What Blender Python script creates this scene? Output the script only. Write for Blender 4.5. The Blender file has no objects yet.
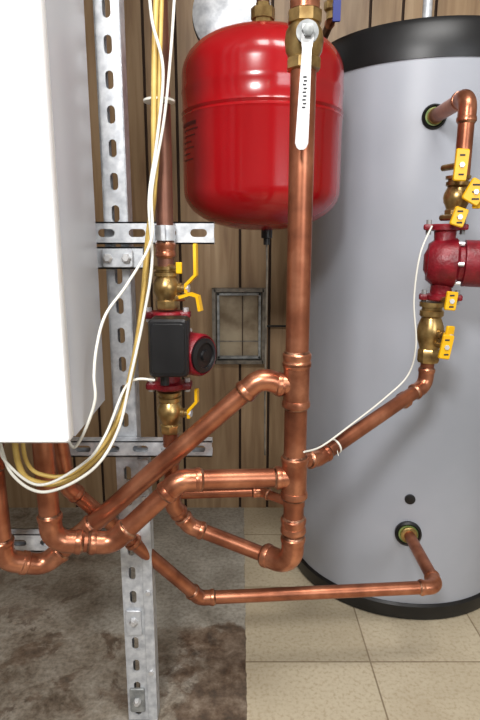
import bpy, bmesh, math, random
from mathutils import Vector, Matrix, Quaternion
random.seed(4)
sc = bpy.context.scene
try: sc.view_settings.view_transform = 'Standard'
except: pass
F=565.0; PITCH=math.radians(12.4); H=0.98
cp,sp=math.cos(PITCH),math.sin(PITCH)
# ---- camera survey: world position of a sighted point that lies on the vertical plane y=Y
def P(u,v,Y):
    x=(u-240)/F; w=(360-v)/F
    dy=cp+w*sp; t=Y/dy
    return Vector((x*t, Y, H+t*(-sp+w*cp)))
cam=bpy.data.cameras.new('camera'); co=bpy.data.objects.new('camera',cam); sc.collection.objects.link(co)
co.location=(0,0,H); co.rotation_euler=(math.radians(90)-PITCH,0,0)
cam.sensor_fit='VERTICAL'; cam.sensor_height=24; cam.lens=F/720*24; cam.clip_start=0.01
sc.camera=co

# ---------------- materials
def srgb(r,g,b):
    f=lambda c:(c/255/12.92 if c/255<=0.04045 else ((c/255+0.055)/1.055)**2.4)
    return (f(r),f(g),f(b),1)
def mat(name,c1,c2=None,scale=20,metal=0,rough=0.5,bump=0.0,bscale=None,coat=0,stretch=(1,1,1),lo=0.35,hi=0.65,c3=None):
    m=bpy.data.materials.new(name); m.use_nodes=True; nt=m.node_tree; N=nt.nodes; L=nt.links
    b=N['Principled BSDF']; b.inputs['Metallic'].default_value=metal; b.inputs['Roughness'].default_value=rough
    b.inputs['Coat Weight'].default_value=coat
    tc=N.new('ShaderNodeTexCoord'); mp=N.new('ShaderNodeMapping'); mp.inputs['Scale'].default_value=stretch
    L.new(tc.outputs['Object'],mp.inputs[0])
    no=N.new('ShaderNodeTexNoise'); no.inputs['Scale'].default_value=scale; no.inputs['Detail'].default_value=6
    L.new(mp.outputs[0],no.inputs['Vector'])
    cr=N.new('ShaderNodeValToRGB'); e=cr.color_ramp.elements
    e[0].position=lo; e[1].position=hi; e[0].color=c1; e[1].color=c2 or c1
    if c3:
        k=cr.color_ramp.elements.new((lo+hi)/2); k.color=c3
    L.new(no.outputs['Fac'],cr.inputs[0]); L.new(cr.outputs[0],b.inputs['Base Color'])
    if bump:
        n2=N.new('ShaderNodeTexNoise'); n2.inputs['Scale'].default_value=bscale or scale*3
        L.new(mp.outputs[0],n2.inputs['Vector'])
        bp=N.new('ShaderNodeBump'); bp.inputs['Strength'].default_value=bump; bp.inputs['Distance'].default_value=0.003
        L.new(n2.outputs['Fac'],bp.inputs['Height']); L.new(bp.outputs[0],b.inputs['Normal'])
    return m
COP=mat('copper',srgb(126,76,56),srgb(200,134,102),18,metal=0.82,rough=0.36,lo=0.3,hi=0.7,c3=srgb(168,104,76))
FIT=mat('copper_fitting',srgb(146,84,60),srgb(216,148,114),30,metal=0.86,rough=0.31,lo=0.3,hi=0.7)
OLD=mat('copper_weathered',srgb(92,60,50),srgb(144,100,82),12,metal=0.68,rough=0.44,lo=0.3,hi=0.7)
SOL=mat('solder',srgb(96,60,44),srgb(196,150,122),60,metal=0.9,rough=0.38)
BRA=mat('brass',srgb(134,106,64),srgb(200,170,112),40,metal=0.85,rough=0.32)
GAL=mat('galvanised',srgb(176,180,186),srgb(226,229,232),60,metal=0.35,rough=0.42,lo=0.3,hi=0.7)
GALD=mat('galvanised_dark',srgb(124,126,126),srgb(164,166,164),60,metal=0.35,rough=0.5)
RED=mat('red_enamel',srgb(152,7,15),srgb(164,9,19),4,rough=0.22,coat=0.3)
REDD=mat('red_print',srgb(80,4,10),rough=0.5)
REDC=mat('red_cast',srgb(104,12,24),srgb(134,20,34),50,rough=0.4,bump=0.3,bscale=200)
GREY=mat('grey_jacket',srgb(158,162,171),srgb(170,173,182),3,rough=0.42)
BLK=mat('black_plastic',srgb(14,14,16),srgb(22,22,24),20,rough=0.4)
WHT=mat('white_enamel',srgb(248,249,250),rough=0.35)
SIDE=mat('shaded_side_enamel',srgb(188,191,198),srgb(198,201,208),3,rough=0.35)  # greyed copy of the white enamel: the side's shade is put into its colour
YEL=mat('yellow_vinyl',srgb(226,168,10),srgb(240,186,20),20,rough=0.35)
CYL=mat('yellow_cable',srgb(190,156,78),srgb(212,182,104),30,rough=0.45)
CWH=mat('white_cable',srgb(226,224,214),rough=0.45)
SIL=mat('steel',srgb(205,205,205),srgb(225,225,225),40,metal=0.5,rough=0.35)
DRK=mat('dark_iron',srgb(96,90,82),srgb(138,130,118),40,metal=0.3,rough=0.5)
BLU=mat('blue_vinyl',srgb(30,50,140),rough=0.4)
GLS=mat('dusty_pane',srgb(116,100,80),srgb(168,154,130),12,rough=0.25)
GRO=mat('green_gasket',srgb(90,120,60),srgb(130,140,80),60,rough=0.6)
TXT=mat('print_ink',srgb(40,40,45),rough=0.6)
PLA=mat('plaster',srgb(170,166,160),srgb(180,176,170),5,rough=0.8)

# ---------------- mesh builder
def frame(d):
    d=Vector(d).normalized()
    a=Vector((0,0,1)) if abs(d.z)<0.9 else Vector((0,-1,0))
    x=a.cross(d).normalized(); y=d.cross(x)
    return x,y,d
class Bd:
    def __init__(s,name): s.name=name; s.bm=bmesh.new(); s.mats=[]
    def mi(s,m):
        if m not in s.mats: s.mats.append(m)
        return s.mats.index(m)
    def rings(s,rs,m,c0=True,c1=True):
        k=s.mi(m); n=len(rs[0]); vs=[[s.bm.verts.new(p) for p in r] for r in rs]
        for a,b in zip(vs,vs[1:]):
            for i in range(n):
                f=s.bm.faces.new((a[i],a[(i+1)%n],b[(i+1)%n],b[i])); f.material_index=k
        if c0: s.bm.faces.new(vs[0][::-1]).material_index=k
        if c1: s.bm.faces.new(vs[-1]).material_index=k
    def lathe(s,prof,base,axis,m,n=32,c0=True,c1=True,rot=0):
        x,y,z=frame(axis); base=Vector(base); rs=[]
        for r,h in prof:
            r=max(r,0.0002)
            rs.append([base+z*h+(x*math.cos(rot+2*math.pi*i/n)+y*math.sin(rot+2*math.pi*i/n))*r for i in range(n)])
        s.rings(rs,m,c0,c1)
    def cyl(s,a,b,r,m,n=24,bev=0):
        a=Vector(a);b=Vector(b);L=(b-a).length
        if bev: pr=[(r-bev,0),(r,bev),(r,L-bev),(r-bev,L)]
        else: pr=[(r,0),(r,L)]
        s.lathe(pr,a,b-a,m,n)
    def tube(s,pts,r,m,n=14):
        pts=[Vector(p) for p in pts]; rs=[]; px=None
        for i,p in enumerate(pts):
            d=(pts[min(i+1,len(pts)-1)]-pts[max(i-1,0)]).normalized()
            if px is None: x,y,_=frame(d)
            else:
                x=(px-d*px.dot(d)).normalized(); y=d.cross(x)
            px=x; rr=r[i] if isinstance(r,(list,tuple)) else r
            rs.append([p+(x*math.cos(2*math.pi*k/n)+y*math.sin(2*math.pi*k/n))*rr for k in range(n)])
        s.rings(rs,m)
    def prism(s,poly,o,ax,ay,th,m,bev=0.0):
        o=Vector(o);ax=Vector(ax).normalized();ay=Vector(ay).normalized();nz=ax.cross(ay)
        def ring(sc_,h):
            cx=sum(p[0] for p in poly)/len(poly);cy=sum(p[1] for p in poly)/len(poly)
            out=[]
            for p in poly:
                v=Vector((p[0]-cx,p[1]-cy)); l=v.length
                if l>0: v=v*((l-sc_)/l)
                out.append(o+ax*(cx+v.x)+ay*(cy+v.y)+nz*h)
            return out
        if bev: s.rings([ring(bev,-th/2),ring(0,-th/2+bev),ring(0,th/2-bev),ring(bev,th/2)],m)
        else: s.rings([ring(0,-th/2),ring(0,th/2)],m)
    def box(s,c,size,m,bev=0.0,ax=(1,0,0),ay=(0,0,1)):
        w,h,d=size  # along ax, ay, thickness
        r=min(w,h)*0.12 if bev else 0
        if bev:
            poly=[]
            for sx,sy,a0 in((1,1,0),(-1,1,90),(-1,-1,180),(1,-1,270)):
                for k in range(4):
                    a=math.radians(a0+k*30); poly.append((sx*(w/2-r)+r*math.cos(a),sy*(h/2-r)+r*math.sin(a)))
        else: poly=[(-w/2,-h/2),(w/2,-h/2),(w/2,h/2),(-w/2,h/2)]
        s.prism(poly,c,ax,ay,d,m,bev)
    def strip(s,pts,w,th,wd,m):
        pts=[Vector(p) for p in pts]; wd=Vector(wd).normalized(); rs=[]
        for i,p in enumerate(pts):
            d=(pts[min(i+1,len(pts)-1)]-pts[max(i-1,0)]).normalized()
            nn=d.cross(wd).normalized(); ww=w[i] if isinstance(w,(list,tuple)) else w
            rs.append([p+wd*ww/2+nn*th/2,p-wd*ww/2+nn*th/2,p-wd*ww/2-nn*th/2,p+wd*ww/2-nn*th/2])
        s.rings(rs,m)
    def done(s,parent=None,sharp=38):
        bm=s.bm; bmesh.ops.recalc_face_normals(bm,faces=bm.faces)
        for f in bm.faces: f.smooth=True
        for e in bm.edges:
            if len(e.link_faces)==2 and e.calc_face_angle(0)>math.radians(sharp): e.smooth=False
        c=Vector((0,0,0))
        for v in bm.verts: c+=v.co
        c/=max(1,len(bm.verts))
        bmesh.ops.translate(bm,verts=bm.verts,vec=-c)
        me=bpy.data.meshes.new(s.name); bm.to_mesh(me); bm.free()
        for m in s.mats: me.materials.append(m)
        o=bpy.data.objects.new(s.name,me); o.location=c; sc.collection.objects.link(o)
        if parent:
            o.parent=parent; o.matrix_parent_inverse=Matrix.Translation(-parent.location)
        return o

def catmull(pts,k=10):
    pts=[Vector(p) for p in pts]; q=[pts[0]]+pts+[pts[-1]]; out=[]
    for i in range(1,len(q)-2):
        a,b,c,d=q[i-1],q[i],q[i+1],q[i+2]
        for j in range(k):
            t=j/k; out.append(0.5*((2*b)+(-a+c)*t+(2*a-5*b+4*c-d)*t*t+(-a+3*b-3*c+d)*t**3))
    out.append(pts[-1]); return out

def collar(b,p,d,r,m=None):
    # rounded cup lip of a sweat fitting with a solder line
    d=Vector(d).normalized()
    b.lathe([(r*1.0,-0.5*r),(r*1.17,-0.42*r),(r*1.24,-0.15*r),(r*1.24,0.1*r),(r*1.14,0.22*r)],p,d,m or FIT,24)
    b.lathe([(r*1.14,0.2*r),(r*1.08,0.36*r),(r*0.99,0.42*r)],p,d,SOL,24)
def run(b,pts,r,R=None,m=COP,fm=FIT,e0=False,e1=False):
    """copper run through pts; each corner is a sweat elbow"""
    pts=[Vector(p) for p in pts]; R=R or r*2.0; cur=pts[0]
    for i in range(1,len(pts)-1):
        d0=(pts[i]-pts[i-1]).normalized(); d1=(pts[i+1]-pts[i]).normalized()
        th=d0.angle(d1)
        T=R*math.tan(th/2); a=pts[i]-d0*T; z=pts[i]+d1*T
        b.cyl(cur,a,r,m)
        ax=d0.cross(d1).normalized(); c=a+(ax.cross(d0)).normalized()*R
        arc=[c+Quaternion(ax,th*k/10)@(a-c) for k in range(11)]
        ex=r*1.1
        b.tube([a-d0*ex]+arc+[z+d1*ex],r*1.13,fm,24)
        collar(b,a-d0*ex,-d0,r,fm); collar(b,z+d1*ex,d1,r,fm)
        cur=z
    b.cyl(cur,pts[-1],r,m)
def tee(b,p,axis,branch,r,rb,half=0.042,bl=0.04):
    p=Vector(p);axis=Vector(axis).normalized();branch=Vector(branch).normalized()
    b.cyl(p-axis*half,p+axis*half,r*1.13,FIT)
    collar(b,p-axis*half,-axis,r); collar(b,p+axis*half,axis,r)
    b.cyl(p,p+branch*bl,rb*1.13,FIT); collar(b,p+branch*bl,branch,rb)
def coupling(b,p,axis,r,half=0.018):
    p=Vector(p);axis=Vector(axis).normalized()
    b.cyl(p-axis*half,p+axis*half,r*1.13,FIT); collar(b,p-axis*half,-axis,r); collar(b,p+axis*half,axis,r)

# ---------------- room shell
def quad(name,vs,m):
    me=bpy.data.meshes.new(name); me.from_pydata(vs,[],[(0,1,2,3)]); me.materials.append(m)
    o=bpy.data.objects.new(name,me); sc.collection.objects.link(o); return o
XL,XR,YB,YF,ZC=-1.9,1.7,1.92,-1.6,2.35
# floor material: beige vinyl tile on the right, stripped screed on the left
def floor_mat():
    m=bpy.data.materials.new('floor_worn'); m.use_nodes=True; nt=m.node_tree; N=nt.nodes; L=nt.links
    b=N['Principled BSDF']; b.inputs['Roughness'].default_value=0.5
    tc=N.new('ShaderNodeTexCoord'); V=tc.outputs['Object']
    def noise(s,d=8,vec=None,rough=0.6,dist=0):
        n=N.new('ShaderNodeTexNoise'); n.inputs['Scale'].default_value=s; n.inputs['Detail'].default_value=d; n.inputs['Roughness'].default_value=rough; n.inputs['Distortion'].default_value=dist
        L.new(vec or V,n.inputs['Vector']); return n.outputs['Fac']
    def ramp(f,st):
        r=N.new('ShaderNodeValToRGB'); e=r.color_ramp.elements
        e[0].position,e[0].color=st[0]; e[1].position,e[1].color=st[-1]
        for p,c in st[1:-1]:
            k=e.new(p); k.color=c
        L.new(f,r.inputs[0]); return r.outputs[0]
    def mix(f,a,c,t='MIX'):
        x=N.new('ShaderNodeMix'); x.data_type='RGBA'; x.blend_type=t
        if isinstance(f,float): x.inputs[0].default_value=f
        else: L.new(f,x.inputs[0])
        for s_,i in((a,6),(c,7)):
            if isinstance(s_,tuple): x.inputs[i].default_value=s_
            else: L.new(s_,x.inputs[i])
        return x.outputs[2]
    def math_(op,a,c):
        x=N.new('ShaderNodeMath'); x.operation=op
        for s_,i in((a,0),(c,1)):
            if isinstance(s_,(int,float)): x.inputs[i].default_value=s_
            else: L.new(s_,x.inputs[i])
        return x.outputs[0]
    def smap(v,a,c,o0=0,o1=1):
        mr=N.new('ShaderNodeMapRange'); mr.interpolation_type='SMOOTHSTEP'
        mr.inputs[1].default_value=a; mr.inputs[2].default_value=c; mr.inputs[3].default_value=o0; mr.inputs[4].default_value=o1
        L.new(v,mr.inputs[0]); return mr.outputs[0]
    # tile
    mp=N.new('ShaderNodeMapping'); mp.inputs['Location'].default_value=(-0.012,-1.147+0.29*4,0); L.new(V,mp.inputs[0])
    br=N.new('ShaderNodeTexBrick'); br.offset=0; br.inputs['Scale'].default_value=1
    br.inputs['Brick Width'].default_value=0.295; br.inputs['Row Height'].default_value=0.29
    br.inputs['Mortar Size'].default_value=0.0025; br.inputs['Mortar Smooth'].default_value=0.5
    br.inputs['Color1'].default_value=srgb(208,197,174); br.inputs['Color2'].default_value=srgb(196,185,162); br.inputs['Mortar'].default_value=srgb(146,130,108)
    L.new(mp.outputs[0],br.inputs['Vector'])
    sp_=ramp(noise(110),[(0.34,srgb(200,184,158)),(0.5,srgb(242,237,226)),(0.8,srgb(255,255,252))])
    tile=mix(0.6,br.outputs['Color'],sp_,'MULTIPLY')
    tile=mix(ramp(noise(3.5,8),[(0.48,(0,0,0,1)),(0.7,(0.45,0.45,0.45,1))]),tile,srgb(164,146,118))
    # screed
    s1=ramp(noise(9,12,None,0.76,0.4),[(0.28,srgb(84,70,58)),(0.38,srgb(124,112,98)),(0.48,srgb(156,147,133)),(0.6,srgb(176,169,157)),(0.74,srgb(206,203,196))])
    s2=ramp(noise(90,4),[(0.3,srgb(150,140,128)),(0.6,srgb(255,251,247))])
    scr=mix(0.6,s1,s2,'MULTIPLY')
    dark=ramp(noise(24,10,None,0.72),[(0.34,srgb(54,40,31)),(0.47,srgb(92,72,57)),(0.58,srgb(126,108,91)),(0.72,srgb(168,154,138))])
    bl=smap(noise(11,12,None,0.66,0.5),0.53,0.60,0,0.7)
    scr=mix(bl,scr,dark)
    sx=N.new('ShaderNodeSeparateXYZ'); L.new(V,sx.inputs[0]); X,Y=sx.outputs[0],sx.outputs[1]
    wob=math_('MULTIPLY',math_('SUBTRACT',noise(7,12,None,0.7),0.5),0.5)
    scr=mix(smap(math_('ADD',X,wob),-0.17,-0.11,0,0.85),scr,dark)
    pale=mix(0.6,ramp(noise(6),[(0.3,srgb(150,145,134)),(0.7,srgb(200,197,187))]),s2,'MULTIPLY')
    pf=math_('MULTIPLY',smap(math_('ADD',Y,math_('MULTIPLY',wob,0.5)),1.25,1.28,0,0.95),smap(math_('ADD',X,math_('MULTIPLY',wob,0.6)),-0.42,-0.34,0.15,1))
    scr=mix(pf,scr,pale)
    edge=math_('GREATER_THAN',math_('ADD',X,math_('MULTIPLY',math_('SUBTRACT',noise(30),0.5),0.016)),0.014)
    col=mix(edge,scr,tile)
    L.new(col,b.inputs['Base Color'])
    bp=N.new('ShaderNodeBump'); bp.inputs['Strength'].default_value=0.3; bp.inputs['Distance'].default_value=0.002
    L.new(noise(40),bp.inputs['Height']); L.new(bp.outputs[0],b.inputs['Normal'])
    return m
quad('floor',[(XL,YF,0),(XR,YF,0),(XR,YB+.02,0),(XL,YB+.02,0)],floor_mat())
quad('ceiling',[(XL,YF,ZC),(XL,YB,ZC),(XR,YB,ZC),(XR,YF,ZC)],PLA)
quad('wall_left',[(XL,YF,0),(XL,YB,0),(XL,YB,ZC),(XL,YF,ZC)],PLA)
quad('wall_right',[(XR,YF,0),(XR,YF,ZC),(XR,YB,ZC),(XR,YB,0)],PLA)
quad('wall_front',[(XL,YF,0),(XL,YF,ZC),(XR,YF,ZC),(XR,YF,0)],PLA)
# grooved panelling
def panel_mat():
    m=bpy.data.materials.new('wood_panelling'); m.use_nodes=True; nt=m.node_tree; N=nt.nodes; L=nt.links
    b=N['Principled BSDF']; b.inputs['Roughness'].default_value=0.4
    tc=N.new('ShaderNodeTexCoord')
    sx=N.new('ShaderNodeSeparateXYZ'); L.new(tc.outputs['Object'],sx.inputs[0])
    fl=N.new('ShaderNodeMath'); fl.operation='SNAP'; fl.inputs[1].default_value=0.1; L.new(sx.outputs[0],fl.inputs[0])
    wn=N.new('ShaderNodeTexWhiteNoise'); wn.noise_dimensions='1D'; L.new(fl.outputs[0],wn.inputs['W'])
    cx=N.new('ShaderNodeCombineXYZ')
    ad=N.new('ShaderNodeMath'); ad.operation='MULTIPLY_ADD'; ad.inputs[1].default_value=6; L.new(wn.outputs['Value'],ad.inputs[0]); L.new(sx.outputs[2],ad.inputs[2])
    L.new(sx.outputs[0],cx.inputs[0]); L.new(wn.outputs['Value'],cx.inputs[1]); L.new(ad.outputs[0],cx.inputs[2])
    mp=N.new('ShaderNodeMapping'); mp.inputs['Scale'].default_value=(18,1,1.5); L.new(cx.outputs[0],mp.inputs[0])
    no=N.new('ShaderNodeTexNoise'); no.inputs['Scale'].default_value=2; no.inputs['Detail'].default_value=8; no.inputs['Distortion'].default_value=0.7
    L.new(mp.outputs[0],no.inputs['Vector'])
    cr=N.new('ShaderNodeValToRGB'); e=cr.color_ramp.elements
    e[0].position=0.25; e[0].color=srgb(138,108,80); e[1].position=0.75; e[1].color=srgb(188,160,126)
    k=e.new(0.5); k.color=srgb(168,138,104)
    L.new(no.outputs['Fac'],cr.inputs[0])
    mx=N.new('ShaderNodeMix'); mx.data_type='RGBA'; mx.blend_type='MULTIPLY'; mx.inputs[0].default_value=0.16
    L.new(cr.outputs[0],mx.inputs[6]); L.new(wn.outputs['Value'],mx.inputs[7]); L.new(mx.outputs[2],b.inputs['Base Color'])
    return m
PAN=panel_mat()
GRV=mat('groove_stain',srgb(56,38,26),rough=0.8)
bm=bmesh.new(); xs=[]; x=XL
pr=[(XL,0,0)]
x=XL+0.1
step=[0.1,0.1,0.2,0.1,0.2,0.1,0.1,0.2]; i=0
while x<XR-0.05:
    pr+=[(x-0.0045,0,0),(x-0.002,0.005,1),(x+0.002,0.005,1),(x+0.0045,0,0)]
    x+=step[i%8]; i+=1
pr.append((XR,0,0))
lo=[bm.verts.new((p[0],YB+p[1],0)) for p in pr]; hi=[bm.verts.new((p[0],YB+p[1],ZC)) for p in pr]
for i in range(len(pr)-1):
    f=bm.faces.new((lo[i],lo[i+1],hi[i+1],hi[i])); f.material_index=1 if (pr[i][2] or pr[i+1][2]) else 0
me=bpy.data.meshes.new('wall_back'); bm.to_mesh(me); bm.free(); me.materials.append(PAN); me.materials.append(GRV)
wo=bpy.data.objects.new('wall_back',me); sc.collection.objects.link(wo)

# ---------------- boiler
bx=-0.223; zb=0.715
def rbox(b,c,size,m,rad,bev):
    w,h,d=size; poly=[]
    for sx,sy,a0 in((1,1,0),(-1,1,90),(-1,-1,180),(1,-1,270)):
        for k in range(5):
            a=math.radians(a0+k*22.5); poly.append((sx*(w/2-rad)+rad*math.cos(a),sy*(h/2-rad)+rad*math.sin(a)))
    b.prism(poly,c,(1,0,0),(0,0,1),d,m,bev)
b=Bd('wall_mounted_boiler')
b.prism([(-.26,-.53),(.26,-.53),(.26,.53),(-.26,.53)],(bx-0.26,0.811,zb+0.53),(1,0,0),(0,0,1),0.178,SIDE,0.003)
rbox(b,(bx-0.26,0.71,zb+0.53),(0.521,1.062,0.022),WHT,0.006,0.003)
b.box((bx-0.26,0.81,zb-0.002),(0.49,0.006,0.16),DRK)
b.lathe([(0.03,0),(0.03,0.006),(0.026,0.01)],(bx-0.26,0.699,0.95),(0,-1,0),GALD)
for k in range(5): b.box((bx-0.26,0.698,1.5+k*0.02),(0.2,0.005,0.003),GALD)
for X_,Y_ in((-0.31,0.84),(-0.275,0.87),(-0.37,0.85)): b.cyl((X_,Y_,zb-0.02),(X_,Y_,zb),0.024,BRA,6)
b.cyl((bx-0.02,0.76,zb-0.008),(bx-0.02,0.76,zb),0.008,BLK)
b.done()

# ---------------- struts
def strut(name,p0,p1,normal,width=0.041,depth=0.041,pitch=0.0508,sl=0.028,sw=0.013,lip=True):
    b=Bd(name); p0=Vector(p0);p1=Vector(p1); L=(p1-p0).length; ld=(p1-p0).normalized(); n=Vector(normal).normalized(); wd=ld.cross(n).normalized()
    th=0.0025; hw=width/2
    nseg=int(L/pitch); pp=L/nseg
    k=b.mi(GAL)
    angs=sorted(set([round(2*math.pi*i/24,5) for i in range(24)]+[round(math.atan2(sy*hw,sx*pp/2)%(2*math.pi),5) for sx in(1,-1) for sy in(1,-1)]))
    def stad(a):
        c,s_=math.cos(a),math.sin(a); hl=sl/2-sw/2; rr=sw/2
        lo_,hi_=0,sl
        for _ in range(24):
            mid=(lo_+hi_)/2; x,y=mid*c,mid*s_; dx=max(abs(x)-hl,0)
            if math.hypot(dx,y)<rr: lo_=mid
            else: hi_=mid
        return lo_*c,lo_*s_
    def rect(a):
        c,s_=math.cos(a),math.sin(a)
        t=min((pp/2)/abs(c) if abs(c)>1e-6 else 9,(hw)/abs(s_) if abs(s_)>1e-6 else 9); return t*c,t*s_
    for i in range(nseg):
        c=p0+ld*(i+0.5)*pp
        vo=[b.bm.verts.new(c+ld*rect(a)[0]+wd*rect(a)[1]) for a in angs]
        vi=[b.bm.verts.new(c+ld*stad(a)[0]+wd*stad(a)[1]) for a in angs]
        vb=[b.bm.verts.new(c+ld*stad(a)[0]+wd*stad(a)[1]-n*th) for a in angs]
        m_=len(angs)
        for j in range(m_):
            j2=(j+1)%m_
            b.bm.faces.new((vo[j],vo[j2],vi[j2],vi[j])).material_index=k
            b.bm.faces.new((vi[j],vi[j2],vb[j2],vb[j])).material_index=k
    for s_ in(1,-1):
        c=(p0+p1)/2+wd*s_*(hw-th/2)-n*depth/2
        b.prism([(-L/2,-depth/2),(L/2,-depth/2),(L/2,depth/2),(-L/2,depth/2)],c,ld,n,th,GAL)
        if lip:
            c=(p0+p1)/2+wd*s_*(hw-0.005)-n*(depth-th/2)
            b.prism([(-L/2,-0.005),(L/2,-0.005),(L/2,0.005),(-L/2,0.005)],c,ld,wd,th,GAL)
    return b.done()
XS=-0.209; YS=0.98
strut('slotted_strut_channel',(XS,YS,0.004),(XS,YS,2.34),(0,-1,0))
def hrail(u0,u1,v,Y,w=0.036,**k):
    a=P(u0,v,Y); c=P(u1,v,Y); c.z=a.z; strut('slotted_strut_channel',a,c,(0,-1,0),width=w,depth=0.021,**k); return a.z
z1=hrail(60,214,233,0.957)
z2=hrail(88,143,258,0.957)
z3=hrail(40,212,449,0.957,w=0.030)
z4=hrail(-80,118,543,0.957)
b=Bd('strut_fitting')
p=P(118,258,0.953); b.box(p+Vector((0,-.003,0)),(0.05,0.03,0.006),GAL,0.001)
for dx in(-.015,.015): b.lathe([(0.008,0),(0.008,0.006),(0.005,0.009)],p+Vector((dx,-0.006,0)),(0,-1,0),SIL,6)
b.done()
b=Bd('steel_post_bracket')
b.box((XS+0.030,YS+0.016,0.29),(0.018,0.575,0.036),GAL)
for z in(0.12,0.3,0.5): b.lathe([(0.005,0),(0.005,0.004)],(XS+0.030,YS-0.002,z),(0,-1,0),SIL,6)
b.box((XS,YS-0.003,0.235),(0.03,0.055,0.006),GAL,0.001); b.lathe([(0.008,0),(0.008,0.006),(0.005,0.01)],(XS,YS-.006,.24),(0,-1,0),SIL,6)
b.box((XS,YS-0.003,0.055),(0.03,0.055,0.006),GALD,0.001); b.lathe([(0.008,0),(0.008,0.006),(0.005,0.01)],(XS,YS-.006,.055),(0,-1,0),SIL,6)
b.done()

# ---------------- storage water heater
HX,HY=0.478,1.602
b=Bd('water_heater_tank')
def hr(z): return 0.307-0.022*z/1.36
b.lathe([(0.285,0.0),(0.311,0.004),(0.314,0.02),(0.314,0.042),(0.308,0.047)],(HX,HY,0),(0,0,1),BLK,96)
b.lathe([(hr(0.045),0.045),(hr(0.7),0.7),(hr(1.355),1.36)],(HX,HY,0),(0,0,1),GREY,96)
b.lathe([(0.280,1.355),(0.288,1.354),(0.289,1.37),(0.287,1.422),(0.278,1.436),(0.256,1.443),(0.1,1.448),(0.0,1.448)],(HX,HY,0),(0,0,1),BLK,96)
def surf(X_,z): return HY-math.sqrt(hr(z)**2-(X_-HX)**2)
q=P(410,499,1.3); q=P(410,499,surf(q.x,q.z)); nrm=Vector((q.x-HX,q.y-HY,0)).normalized()
b.lathe([(0.013,-0.004),(0.013,0.003),(0.011,0.004)],q,nrm,BLK)
ports=[]
for u,v,rr in((434,117,0.024),(408,533,0.030)):
    q=P(u,v,1.3); q=P(u,v,surf(q.x,q.z)); ports.append(q.copy()); nrm=Vector((q.x-HX,q.y-HY,0)).normalized()
    b.lathe([(rr*1.1,-0.01),(rr*1.1,0.006),(rr*.95,0.010),(rr*0.8,0.006),(rr*.8,-0.004)],q,nrm,BLK)
    b.lathe([(rr*.7,-0.01),(rr*.7,0.012),(rr*.6,0.014)],q,(0,-1,0),BRA,24)
    b.lathe([(rr*.82,-0.004),(rr*.8,0.008)],q,nrm,GRO,24)
b.done()
b=Bd('steel_flue_riser'); b.cyl((HX,1.6,1.446),(HX,1.6,2.345),0.012,GAL); b.cyl((HX,1.6,1.445),(HX,1.6,1.458),0.022,BRA,6); b.done()

# ---------------- expansion tank
EY=1.25
c=P(262,130,EY); EX=c.x; er=0.164
zt=P(262,33,EY).z; zbm=P(262,222,EY-0.05).z-0.016
zw1=P(262,100,EY-er).z
b=Bd('expansion_tank')
Ht=zt-zbm
pr=[]
for k in range(13):
    a=math.pi/2*k/12; pr.append((er*math.sin(a)**0.85 if k else 0.0, 0.080*(1-math.cos(a))))
zz=zw1-zbm
pr+=[(er,zz-0.010),(er+0.002,zz-0.005),(er-0.001,zz),(er+0.002,zz+0.005),(er,zz+0.010)]
zz2=zz+0.045
pr+=[(er,zz2-0.006),(er+0.0015,zz2),(er,zz2+0.006)]
for k in range(13):
    a=math.pi/2*k/12; pr.append((er*math.cos(a)**0.7 if k<12 else 0.0, Ht-0.085*(1-math.sin(a))))
b.lathe(pr,(EX,EY,zbm),(0,0,1),RED,96)
b.lathe([(0.012,0),(0.012,-0.02),(0.007,-0.022),(0.007,-0.035)][::-1],(EX+0.012,EY,zbm+0.004),(0,0,1),BLK,20)
b.lathe([(0.026,0),(0.026,0.012),(0.02,0.014),(0.02,0.03),(0.024,0.03),(0.024,0.05),(0.014,0.052),(0.014,0.06)],(EX,EY,zt-0.006),(0,0,1),BRA,8)
for j in range(7):
    z=c.z-0.002-j*0.011; 
    L0=0.13 if j<2 else 0.07+0.05*((j*37)%5)/5
    a0=-1.27 if j else -1.30
    pts=[(EX+ (er+0.0006)*math.sin(a),EY-(er+0.0006)*math.cos(a),z) for a in [a0+L0*3*t/6 for t in range(7)]]
    b.strip(pts,0.0022 if j else 0.007,0.0006,(0,0,1),REDD)
b.lathe([(0.004,0),(0.004,0.0015)],(EX+0.003,EY-er*0.83,zbm+0.05),(0,-1,-0.4),SIL,16)
b.done()
b=Bd('copper_riser_pipe'); run(b,[(EX,EY,zt+0.05),(EX,EY,2.345)],0.013,m=OLD); coupling(b,(EX,EY,zt+0.1),(0,0,1),0.013); b.done()
b=Bd('drain_hose'); b.tube(catmull([(EX+0.012,EY,zbm-0.03),P(267,275,EY+.02),P(266,330,EY+.06),P(265,400,EY+.12),P(265,455,EY+.15)]),0.0024,DRK,8); b.done()

b=Bd('vent_duct')
q=P(232,14,1.55)
b.lathe([(0.094,0.365),(0.094,0.02),(0.098,0.015),(0.098,0.0),(0.09,-0.006),(0.06,-0.014),(0.0,-0.02)][::-1],q,(0,1,0),GAL,48)
b.lathe([(0.0955,0.02),(0.1,0.022),(0.1,0.03),(0.0955,0.032)],q,(0,1,0),BLK,48)
b.done()
b=Bd('supply_valve')
Y0=1.46; X0=P(332,12,Y0).x
q=P(332,10,Y0)
run(b,[(X0,Y0,2.345),(X0,Y0,1.475),(X0,YB,1.475)],0.010,m=OLD)
b.lathe([(0.013,0),(0.013,.015),(0.019,.02),(0.019,.035),(0.013,.04),(0.013,.055)],(X0,Y0,q.z-0.02),(0,0,1),BRA,8)
b.cyl((X0,Y0,q.z+.005),(X0+.005,Y0-0.03,q.z+.005),0.006,SIL); b.box((X0+.006,Y0-.032,q.z-0.008),(0.018,0.055,0.006),BLU,0.001)
b.done()

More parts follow.
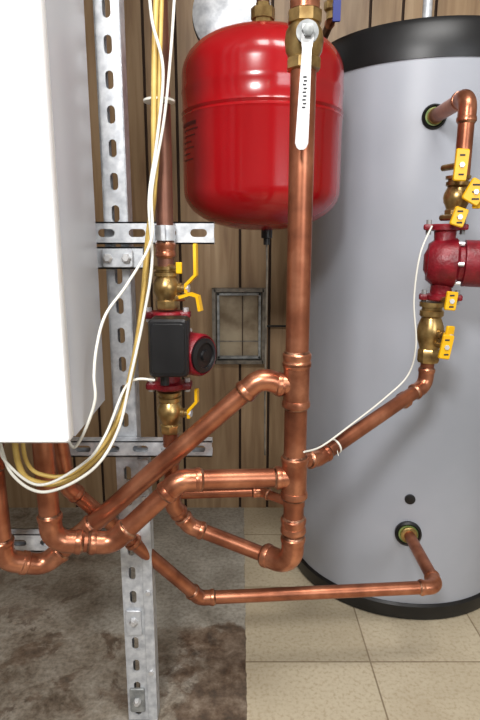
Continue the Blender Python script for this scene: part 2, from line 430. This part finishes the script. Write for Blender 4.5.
# ---------------- main riser with tees
MX,MY,mr=0.095,0.92,0.0195
def mz(v): return P(300,v,MY).z
b=Bd('copper_main_riser')
zend=mz(566)
dl=P(263,554,0.955)
run(b,[(MX,MY,mz(26)),(MX,MY,zend),dl],mr*0.93,R=0.034)
b.cyl((MX,MY,mz(28)),(MX,MY,mz(505)),mr,COP)
b.cyl((MX,MY,mz(-4)),(MX,MY,2.345),mr,OLD)
coupling(b,(MX,MY,mz(360)),(0,0,1),mr,0.008)
A1=Vector((MX,MY,mz(384))); B1=Vector((MX,MY,mz(477)))
tee(b,A1,(0,0,1),(-1,0,0),mr,0.0165,0.036,0.03)
tee(b,B1,(0,0,1),(-1,-0.1,0),mr,0.0165,0.034,0.03)
coupling(b,(MX,MY,mz(525)),(0,0,1),mr*0.95,0.01)
b.done()
b=Bd('ball_valve')
zc=mz(42)
b.lathe([(0.022,-0.04),(0.026,-0.038),(0.026,-0.024),(0.023,-0.022)],(MX,MY,zc),(0,0,1),BRA,8,rot=.39)
b.lathe([(0.022,-0.023),(0.027,-0.014),(0.029,0.0),(0.027,0.014),(0.022,0.023)],(MX,MY,zc),(0,0,1),BRA,32)
b.lathe([(0.023,0.022),(0.026,0.024),(0.026,0.040),(0.022,0.042)],(MX,MY,zc),(0,0,1),BRA,8,rot=.39)
b.lathe([(0.022,0.042),(0.022,0.075),(0.0255,0.077),(0.0255,0.09)],(MX,MY,zc),(0,0,1),FIT,32)
b.cyl((MX,MY-0.02,zc),(MX,MY-0.042,zc),0.010,BRA)
b.lathe([(0.016,0),(0.016,0.004)],(MX,MY-0.040,zc),(0,-1,0),GALD,24)
b.lathe([(0.0085,0),(0.0085,0.008),(0.004,0.010)],(MX,MY-0.046,zc),(0,-1,0),GALD,6)
lv=[(MX,MY-.044,zc+.010),(MX,MY-.044,zc-.010),(MX-.001,MY-.050,zc-.025),(MX-.002,MY-.054,zc-.04),(MX-.005,MY-.054,zc-.125),(MX-.006,MY-.054,zc-.150),(MX-.006,MY-.054,zc-.156),(MX-.006,MY-.054,zc-.159)]
b.strip(lv,[.014,.018,.013,.014,.018,.019,.014,.007],.004,(1,0,0),SIL)
for k in range(9): b.box((MX-.0035+(k%2)*.001-k*.0001,MY-.0565,zc-.062-k*.005),(0.005,0.0022,0.0005),TXT)
b.done()

# ---------------- boiler piping
b=Bd('copper_pipe_upper_return')
s=A1+Vector((-0.03,0,0))
run(b,[s,P(262,377,0.915),P(84,532,0.912),P(44,565,0.90),P(4,560,0.87),P(-8,455,0.86),P(-8,455,0.86)+Vector((0,0,.10))][:7],0.0165,R=0.030)
b.done()
b=Bd('copper_pipe_loop')
s=B1+Vector((-0.03,-0.003,0)); lx=P(50,540,0.84)
run(b,[s,P(180,480,0.878),P(112,543,0.862),P(52,541,0.84),(lx.x,lx.y,zb)],0.0165,R=0.031)
b.done()
Zc=ports[1].z-0.004; px_=ports[1].x
b=Bd('copper_pipe_tank_supply')
c0=P(68,487,0.915)
e2=P(200,598,1.05)
run(b,[Vector((c0.x,c0.y-.045,zb)),c0,e2,(px_,1.085,Zc),(px_,ports[1].y-0.005,ports[1].z)],0.0138,R=0.022)
collar(b,c0+(e2-c0)*0.45,(e2-c0),0.0138)
b.done()
PX,PY,prr=-0.122,0.943,0.0138
def pz(v): return P(165,v,PY).z
b=Bd('copper_pump_line')
run(b,[(PX,PY,2.345),(PX,PY,pz(283))],prr,m=OLD)
run(b,[(PX,PY,pz(405)),(PX,PY,pz(505)),P(190,526,0.96),P(262,554,0.955)],prr,R=0.022)
coupling(b,(PX,PY,pz(250)),(0,0,1),prr,0.008); coupling(b,(PX,PY,pz(456)),(0,0,1),prr,0.008)
b.done()
b=Bd('copper_crossover_pipe')
a_=Vector((P(176,492,.96).x,0.965,P(176,492,.965).z))
run(b,[(PX+.006,.955,a_.z),P(262,492,.965),P(262,492,.965)+Vector((0.045,-.04,.0))],0.0085,R=0.014)
b.done()

def iso_valve(name,base,L,r,side,hand,axis=(0,0,1)):
    """brass flanged isolation ball valve with vinyl lever"""
    b=Bd(name); base=Vector(base)
    b.lathe([(r*1.25,0),(r*1.38,.04*L),(r*1.38,.2*L),(r*1.2,.24*L)],base,axis,BRA,8)
    b.lathe([(r*1.15,.22*L),(r*1.3,.3*L),(r*1.55,.4*L),(r*1.62,.5*L),(r*1.55,.6*L),(r*1.3,.7*L),(r*1.15,.76*L)],base,axis,BRA,32)
    b.lathe([(r*1.2,.75*L),(r*1.42,.78*L),(r*1.42,.86*L),(r*1.2,.88*L),(r*1.2,.93*L),(r*1.5,.93*L),(r*1.5,L)],base,axis,BRA,32)
    c=base+Vector(axis)*L*.5; side=Vector(side).normalized()
    e=c+side*r*2.5
    b.lathe([(r*.6,0),(r*.6,r*1.9),(r*.42,r*1.95),(r*.42,r*2.4)],c,side,BRA,12)
    b.lathe([(r*.5,0),(r*.5,.004)],e,side,SIL,6)
    hand(b,e,side)
    return b.done()
def lever(dz,w=0.013,out=0.012,ln=0.05):
    def f(b,e,s):
        wd=Vector((s.y,-s.x,0)).normalized()
        up=Vector((0,0,1 if dz>0 else -1))
        b.strip([e-up*.008,e+up*.006,e+s*out+up*.022,e+s*out+up*(ln-.003),e+s*out+up*ln],[w*.9,w,w*.8,w*.85,w*.5],.005,wd,YEL)
    return f
def tee_handle(along,w,h,n):
    def f(b,e,s):
        n_=Vector(n).normalized(); ax=Vector(along).normalized()
        b.lathe([(0.008,0),(0.009,0.006),(0.006,0.009)],e,s,YEL,16)
        side_=ax.cross(n_).normalized()
        b.box(e+s*.008,(w,h,0.007),YEL,0.0015,ax=side_,ay=ax)
        b.lathe([(0.005,0),(0.005,0.003)],e+s*.012,s,SIL,6)
    return f
r=0.0142
va=iso_valve('brass_isolation_valve',(PX,PY,pz(309)),pz(266)-pz(309),r,(1,-0.25,0),lever(1,ln=0.072,out=.016))
iso_valve('brass_isolation_valve',(PX,PY,pz(432)),pz(391)-pz(432),r,(1,-0.25,0),lever(1,ln=0.045,out=.014))
b=Bd('lever')
q=P(198,300,0.93); b.strip([q+Vector((-.03,.004,.004)),q+Vector((-.012,0,.01)),q+Vector((0,0,.006)),q+Vector((.004,0,-.018))],.013,.005,(0.3,1,0),YEL)
b.cyl((PX,PY,q.z+.002),q+Vector((-.02,.002,.004)),0.006,BRA); b.done(va)
b=Bd('lever')
q=P(179,268,0.905); b.box(q,(.010,.018,.006),YEL,.0015); b.cyl(q,(PX,PY,q.z),0.005,BRA); b.done(va)
b=Bd('circulator_pump')
zp0,zp1=pz(388),pz(311); zm=(zp0+zp1)/2
b.lathe([(0.026,0),(0.029,.003),(0.029,.010),(0.020,.013),(0.019,.028),(0.028,.04),(0.034,.055),(0.034,zp1-zp0-.055),(0.028,zp1-zp0-.04),(0.019,zp1-zp0-.028),(0.020,zp1-zp0-.013),(0.029,zp1-zp0-.010),(0.029,zp1-zp0-.003),(0.026,zp1-zp0)],(PX,PY,zp0),(0,0,1),REDC,32)
for z in(zp0+.006,zp1-.006):
    b.box((PX,PY,z),(0.078,0.03,0.011),REDC,0.002,ax=(1,0,0),ay=(0,1,0))
    for sx in(-1,1): b.cyl((PX+sx*.031,PY,z-.012),(PX+sx*.031,PY,z+.012),0.005,SIL,6)
ax=Vector((0.80,-0.60,0)).normalized(); cc=Vector((PX,PY,zm))
b.lathe([(0.036,-.01),(0.044,.0),(0.044,.022),(0.038,.03),(0.035,.033),(0.035,.069),(0.032,.074),(0.030,.072),(0.022,.072)],cc+Vector((0.004,0,0)),ax,REDC,36)
b.lathe([(0.0285,.067),(0.0285,.076),(0.021,.078),(0.020,.075),(0.009,.075),(0.008,.079)],cc+Vector((0.004,0,0)),ax,BLK,36)
for k in range(6):
    a=k*math.pi/3; x_,y_,_=frame(ax); b.cyl(cc+ax*.02+(x_*math.cos(a)+y_*math.sin(a))*.040,cc+ax*.034+(x_*math.cos(a)+y_*math.sin(a))*.040,0.004,SIL,6)
bl=P(170,346,0.885); b.box(bl,(0.062,0.092,0.05),BLK,0.004); b.box(bl+Vector((0,-.0255,0)),(0.052,0.079,0.003),BLK,0.001)
b.cyl(bl+Vector((0,0,0)),(PX,PY,zm),0.02,BLK)
b.lathe([(0.007,0),(0.007,.02)],bl+Vector((-.01,0,-.044)),(0,0,-1),BLK)
b.done()

# ---------------- right-hand tank loop
RY=1.13
TX=ports[0].x; tz=ports[0].z
b=Bd('copper_pipe_tank_return')
def rz(v): return P(450,v,RY).z
run(b,[(TX,ports[0].y-0.004,tz),(TX,RY,tz),(TX-0.001,RY,rz(180))],0.0150,R=0.026)
b.done()
SX=TX-0.001
low=P(428,362,RY)
b=Bd('copper_pipe_diagonal')
run(b,[(low.x-.0,RY,rz(352)),P(425,385,RY),P(318,458,0.96),(MX+0.005,MY+.01,mz(464))],0.0138,R=0.024)
coupling(b,P(404,400,RY-.03),P(425,385,RY)-P(318,458,.96),0.0138,0.004)
b.done()
vu=iso_valve('brass_isolation_valve',(SX-.006,RY,rz(219)),rz(176)-rz(219),0.0155,(0.55,-1,0),tee_handle((0,0,1),0.016,0.045,(0.55,-1,0)))
vl=iso_valve('brass_isolation_valve',(low.x,RY,rz(362)),rz(302)-rz(362),0.0165,(0.5,-1,0),tee_handle((0.1,0,1),0.018,0.04,(0.5,-1,0)))
def loose_handle(u,v,w,h,tilt,par):
    b=Bd('handle'); q=P(u,v,RY-.05)
    b.box(q,(w,h,0.008),YEL,0.002,ax=(math.cos(tilt),0,-math.sin(tilt)),ay=(math.sin(tilt),0,math.cos(tilt)))
    b.cyl(q,q+Vector((-0.015,0.05,0)),0.006,BRA,12)
    b.lathe([(0.005,0),(0.005,0.003)],q+Vector((0,-.004,0)),(0,-1,0),SIL,6)
    for k in(-1,0,1): b.box(q+Vector((0,-.0042,k*h*.3)),(w*.4,0.003,0.001),TXT)
    b.done(par)
loose_handle(461,165,0.024,0.056,0.05,vu)
loose_handle(459,217,0.026,0.034,0.3,vu)
loose_handle(475,192,0.034,0.042,0.5,vu)
loose_handle(451,301,0.022,0.036,0.1,vl)
loose_handle(446,347,0.022,0.048,0.15,vl)
b=Bd('circulator_pump')
z0,z1_=rz(300),rz(224); L=z1_-z0; cx=(SX+low.x)/2-0.004
b.lathe([(0.027,0),(0.030,.003),(0.030,.011),(0.021,.014),(0.020,.03),(0.03,.045),(0.037,L*.4),(0.037,L*.6),(0.03,L-.045),(0.020,L-.03),(0.021,L-.014),(0.030,L-.011),(0.030,L-.003),(0.027,L)],(cx,RY,z0),(0.0,0,1),REDC,32)
for z in(z0+.006,z1_-.006):
    b.box((cx,RY,z),(0.082,0.03,0.011),REDC,0.002,ax=(1,-.3,0),ay=(.3,1,0))
    for sx in(-1,1): b.cyl((cx+sx*.030,RY-sx*.009,z-.014),(cx+sx*.030,RY-sx*.009,z+.014),0.0055,GALD,6)
ax=Vector((1,-0.25,-0.03)).normalized(); cc=Vector((cx,RY,(z0+z1_)/2))
b.lathe([(0.036,-.03),(0.045,-.018),(0.048,.0),(0.048,.022),(0.043,.026),(0.038,.028),(0.038,.036),(0.045,.038),(0.045,.13),(0.038,.14)],cc,ax,REDC,40)
for k in range(6):
    a=k*math.pi/3; x_,y_,_=frame(ax); b.cyl(cc+ax*.015+(x_*math.cos(a)+y_*math.sin(a))*.043,cc+ax*.034+(x_*math.cos(a)+y_*math.sin(a))*.043,0.004,SIL,6)
b.box(cc+ax*.1+Vector((0,-.055,0)),(0.07,0.07,0.04),BLK,.003)
b.done()

# ---------------- framed access panel on the wall
b=Bd('wall_access_panel')
a=P(239,326,YB-.025); w,h=P(264,326,1.875).x-P(214,326,1.875).x,P(238,291,1.875).z-P(238,363,1.875).z
for sx in(-1,1):
    b.box(a+Vector((sx*w/2,0,0)),(0.012,h+0.012,0.04),DRK,0.002)
    b.box(a+Vector((sx*(w/2-.014),0.004,0)),(0.008,h-.02,0.02),GALD,0.001)
for sz in(-1,1):
    b.box(a+Vector((0,0,sz*h/2)),(w,0.012,0.04),DRK,0.002)
    b.box(a+Vector((0,0.004,sz*(h/2-.014))),(w-.02,0.008,0.02),GALD,0.001)
b.box(a+Vector((0,.012,0)),(w,h,0.006),GLS)
b.box(a+Vector((0.012,.007,0.0)),(0.003,h,0.004),GRV)
b.box(a+Vector((0,.007,-h*.22)),(w,0.003,0.004),DRK)
b.box(a+Vector((w/2+.05,0,0)),(0.1,0.006,0.006),BLK)
b.lathe([(0.006,0),(0.006,.006)],a+Vector((-w*.3,-.0,-h/2)),(0,-1,0),BRA,8)
b.done()

# ---------------- cables
def cable(name,pts,r,m):
    b=Bd(name); b.tube(catmull([P(*p) if len(p)==3 else Vector(p[:3]) for p in pts],12),r,m,10); return b.done()
cable('yellow_cable',[(158,-40,.91),(155,40,.91),(154,120,.91),(154,190,.91),(148,240,.90),(143,300,.90),(134,360,.88),(120,415,.85),(98,456,.82),(62,482,.80),(30,480,.79),(18,462,.78),(14,431,.775)],0.0048,CYL)
cable('yellow_cable',[(163,-40,.905),(160,60,.905),(158,150,.905),(150,230,.895),(140,320,.88),(127,395,.85),(104,444,.82),(70,474,.80),(40,474,.79),(26,460,.78),(22,431,.775)],0.0032,CYL)
cable('white_cable',[(148,-30,.90),(152,20,.90),(163,70,.90),(157,140,.90),(149,200,.89),(152,262,.88),(143,320,.87),(131,375,.85),(118,430,.82),(92,470,.79),(45,492,.78),(12,474,.77),(-2,434,.765)],0.0024,CWH)
cable('white_cable',[(176,-30,.90),(171,50,.90),(164,120,.90),(152,190,.89),(151,240,.87),(128,283,.84),(106,314,.80),(97,345,.78),(94,375,.765),(95,400,.76),(86,428,.76),(75,447,.765),(68,440,.765)],0.0022,CWH)
cable('white_cable',[(155,380,.87),(128,384,.86),(105,436,.80),(84,463,.79),(40,485,.775),(6,462,.765),(-6,434,.76)],0.0022,CWH)
cable('white_cable',[(432,226,1.09),(420,255,1.08),(414,300,1.08),(416,345,1.08),(408,375,1.09),(385,398,1.07),(352,424,1.0),(322,446,.945),(304,452,.90)],0.0018,CWH)
b=Bd('zip_tie')
d=(P(425,385,RY)-P(318,458,.96)).normalized(); q=P(318,458,.96)+d*0.045
b.lathe([(0.0135,-.002),(0.0150,-.0015),(0.0150,.0015),(0.0135,.002)],q,d,CWH); b.tube([q+Vector((0,-.015,0)),q+Vector((.003,-.018,-.012))],0.0008,CWH,6)
b.done()
b=Bd('zip_tie'); b.lathe([(0.023,-.002),(0.024,-.0015),(0.024,.0015),(0.023,.002)],(PX-.002,PY-.012,pz(103)),(0,0,1),CWH)
b.done()
b=Bd('pipe_clamp')
for z in(z1,z3):
    b.lathe([(0.0150,-.012),(0.0165,-.012),(0.0165,.012),(0.0150,.012)],(PX,PY,z),(0,0,1),GAL)
    b.box((PX,PY-.019,z),(0.006,0.024,0.018),GAL)
b.done()

# ---------------- light
def area(name,loc,target,size,power,col=(1,1,1),sy=None):
    l=bpy.data.lights.new(name,'AREA'); l.energy=power; l.color=col; l.shape='RECTANGLE'; l.size=size; l.size_y=sy or size
    o=bpy.data.objects.new(name,l); o.location=loc; o.rotation_euler=(Vector(target)-Vector(loc)).to_track_quat('-Z','Y').to_euler(); sc.collection.objects.link(o)
area('ceiling_lamp',(0.3,0.3,2.3),(0.3,0.7,0),0.8,19,(1,0.985,0.96),0.4)
area('work_lamp',(-0.3,-0.5,1.75),(0.1,1.3,0.7),0.3,26,(1,0.99,0.98),0.25)
area('fill_light',(1.2,-1.3,1.5),(0,1.3,0.6),0.9,18,(0.92,0.96,1.0),0.9)  # added fill lamp to lift the wall and metal; the room has no window
w=bpy.data.worlds.new('w'); sc.world=w; w.use_nodes=True; w.node_tree.nodes['Background'].inputs[0].default_value=(.8,.85,.9,1); w.node_tree.nodes['Background'].inputs[1].default_value=0.3
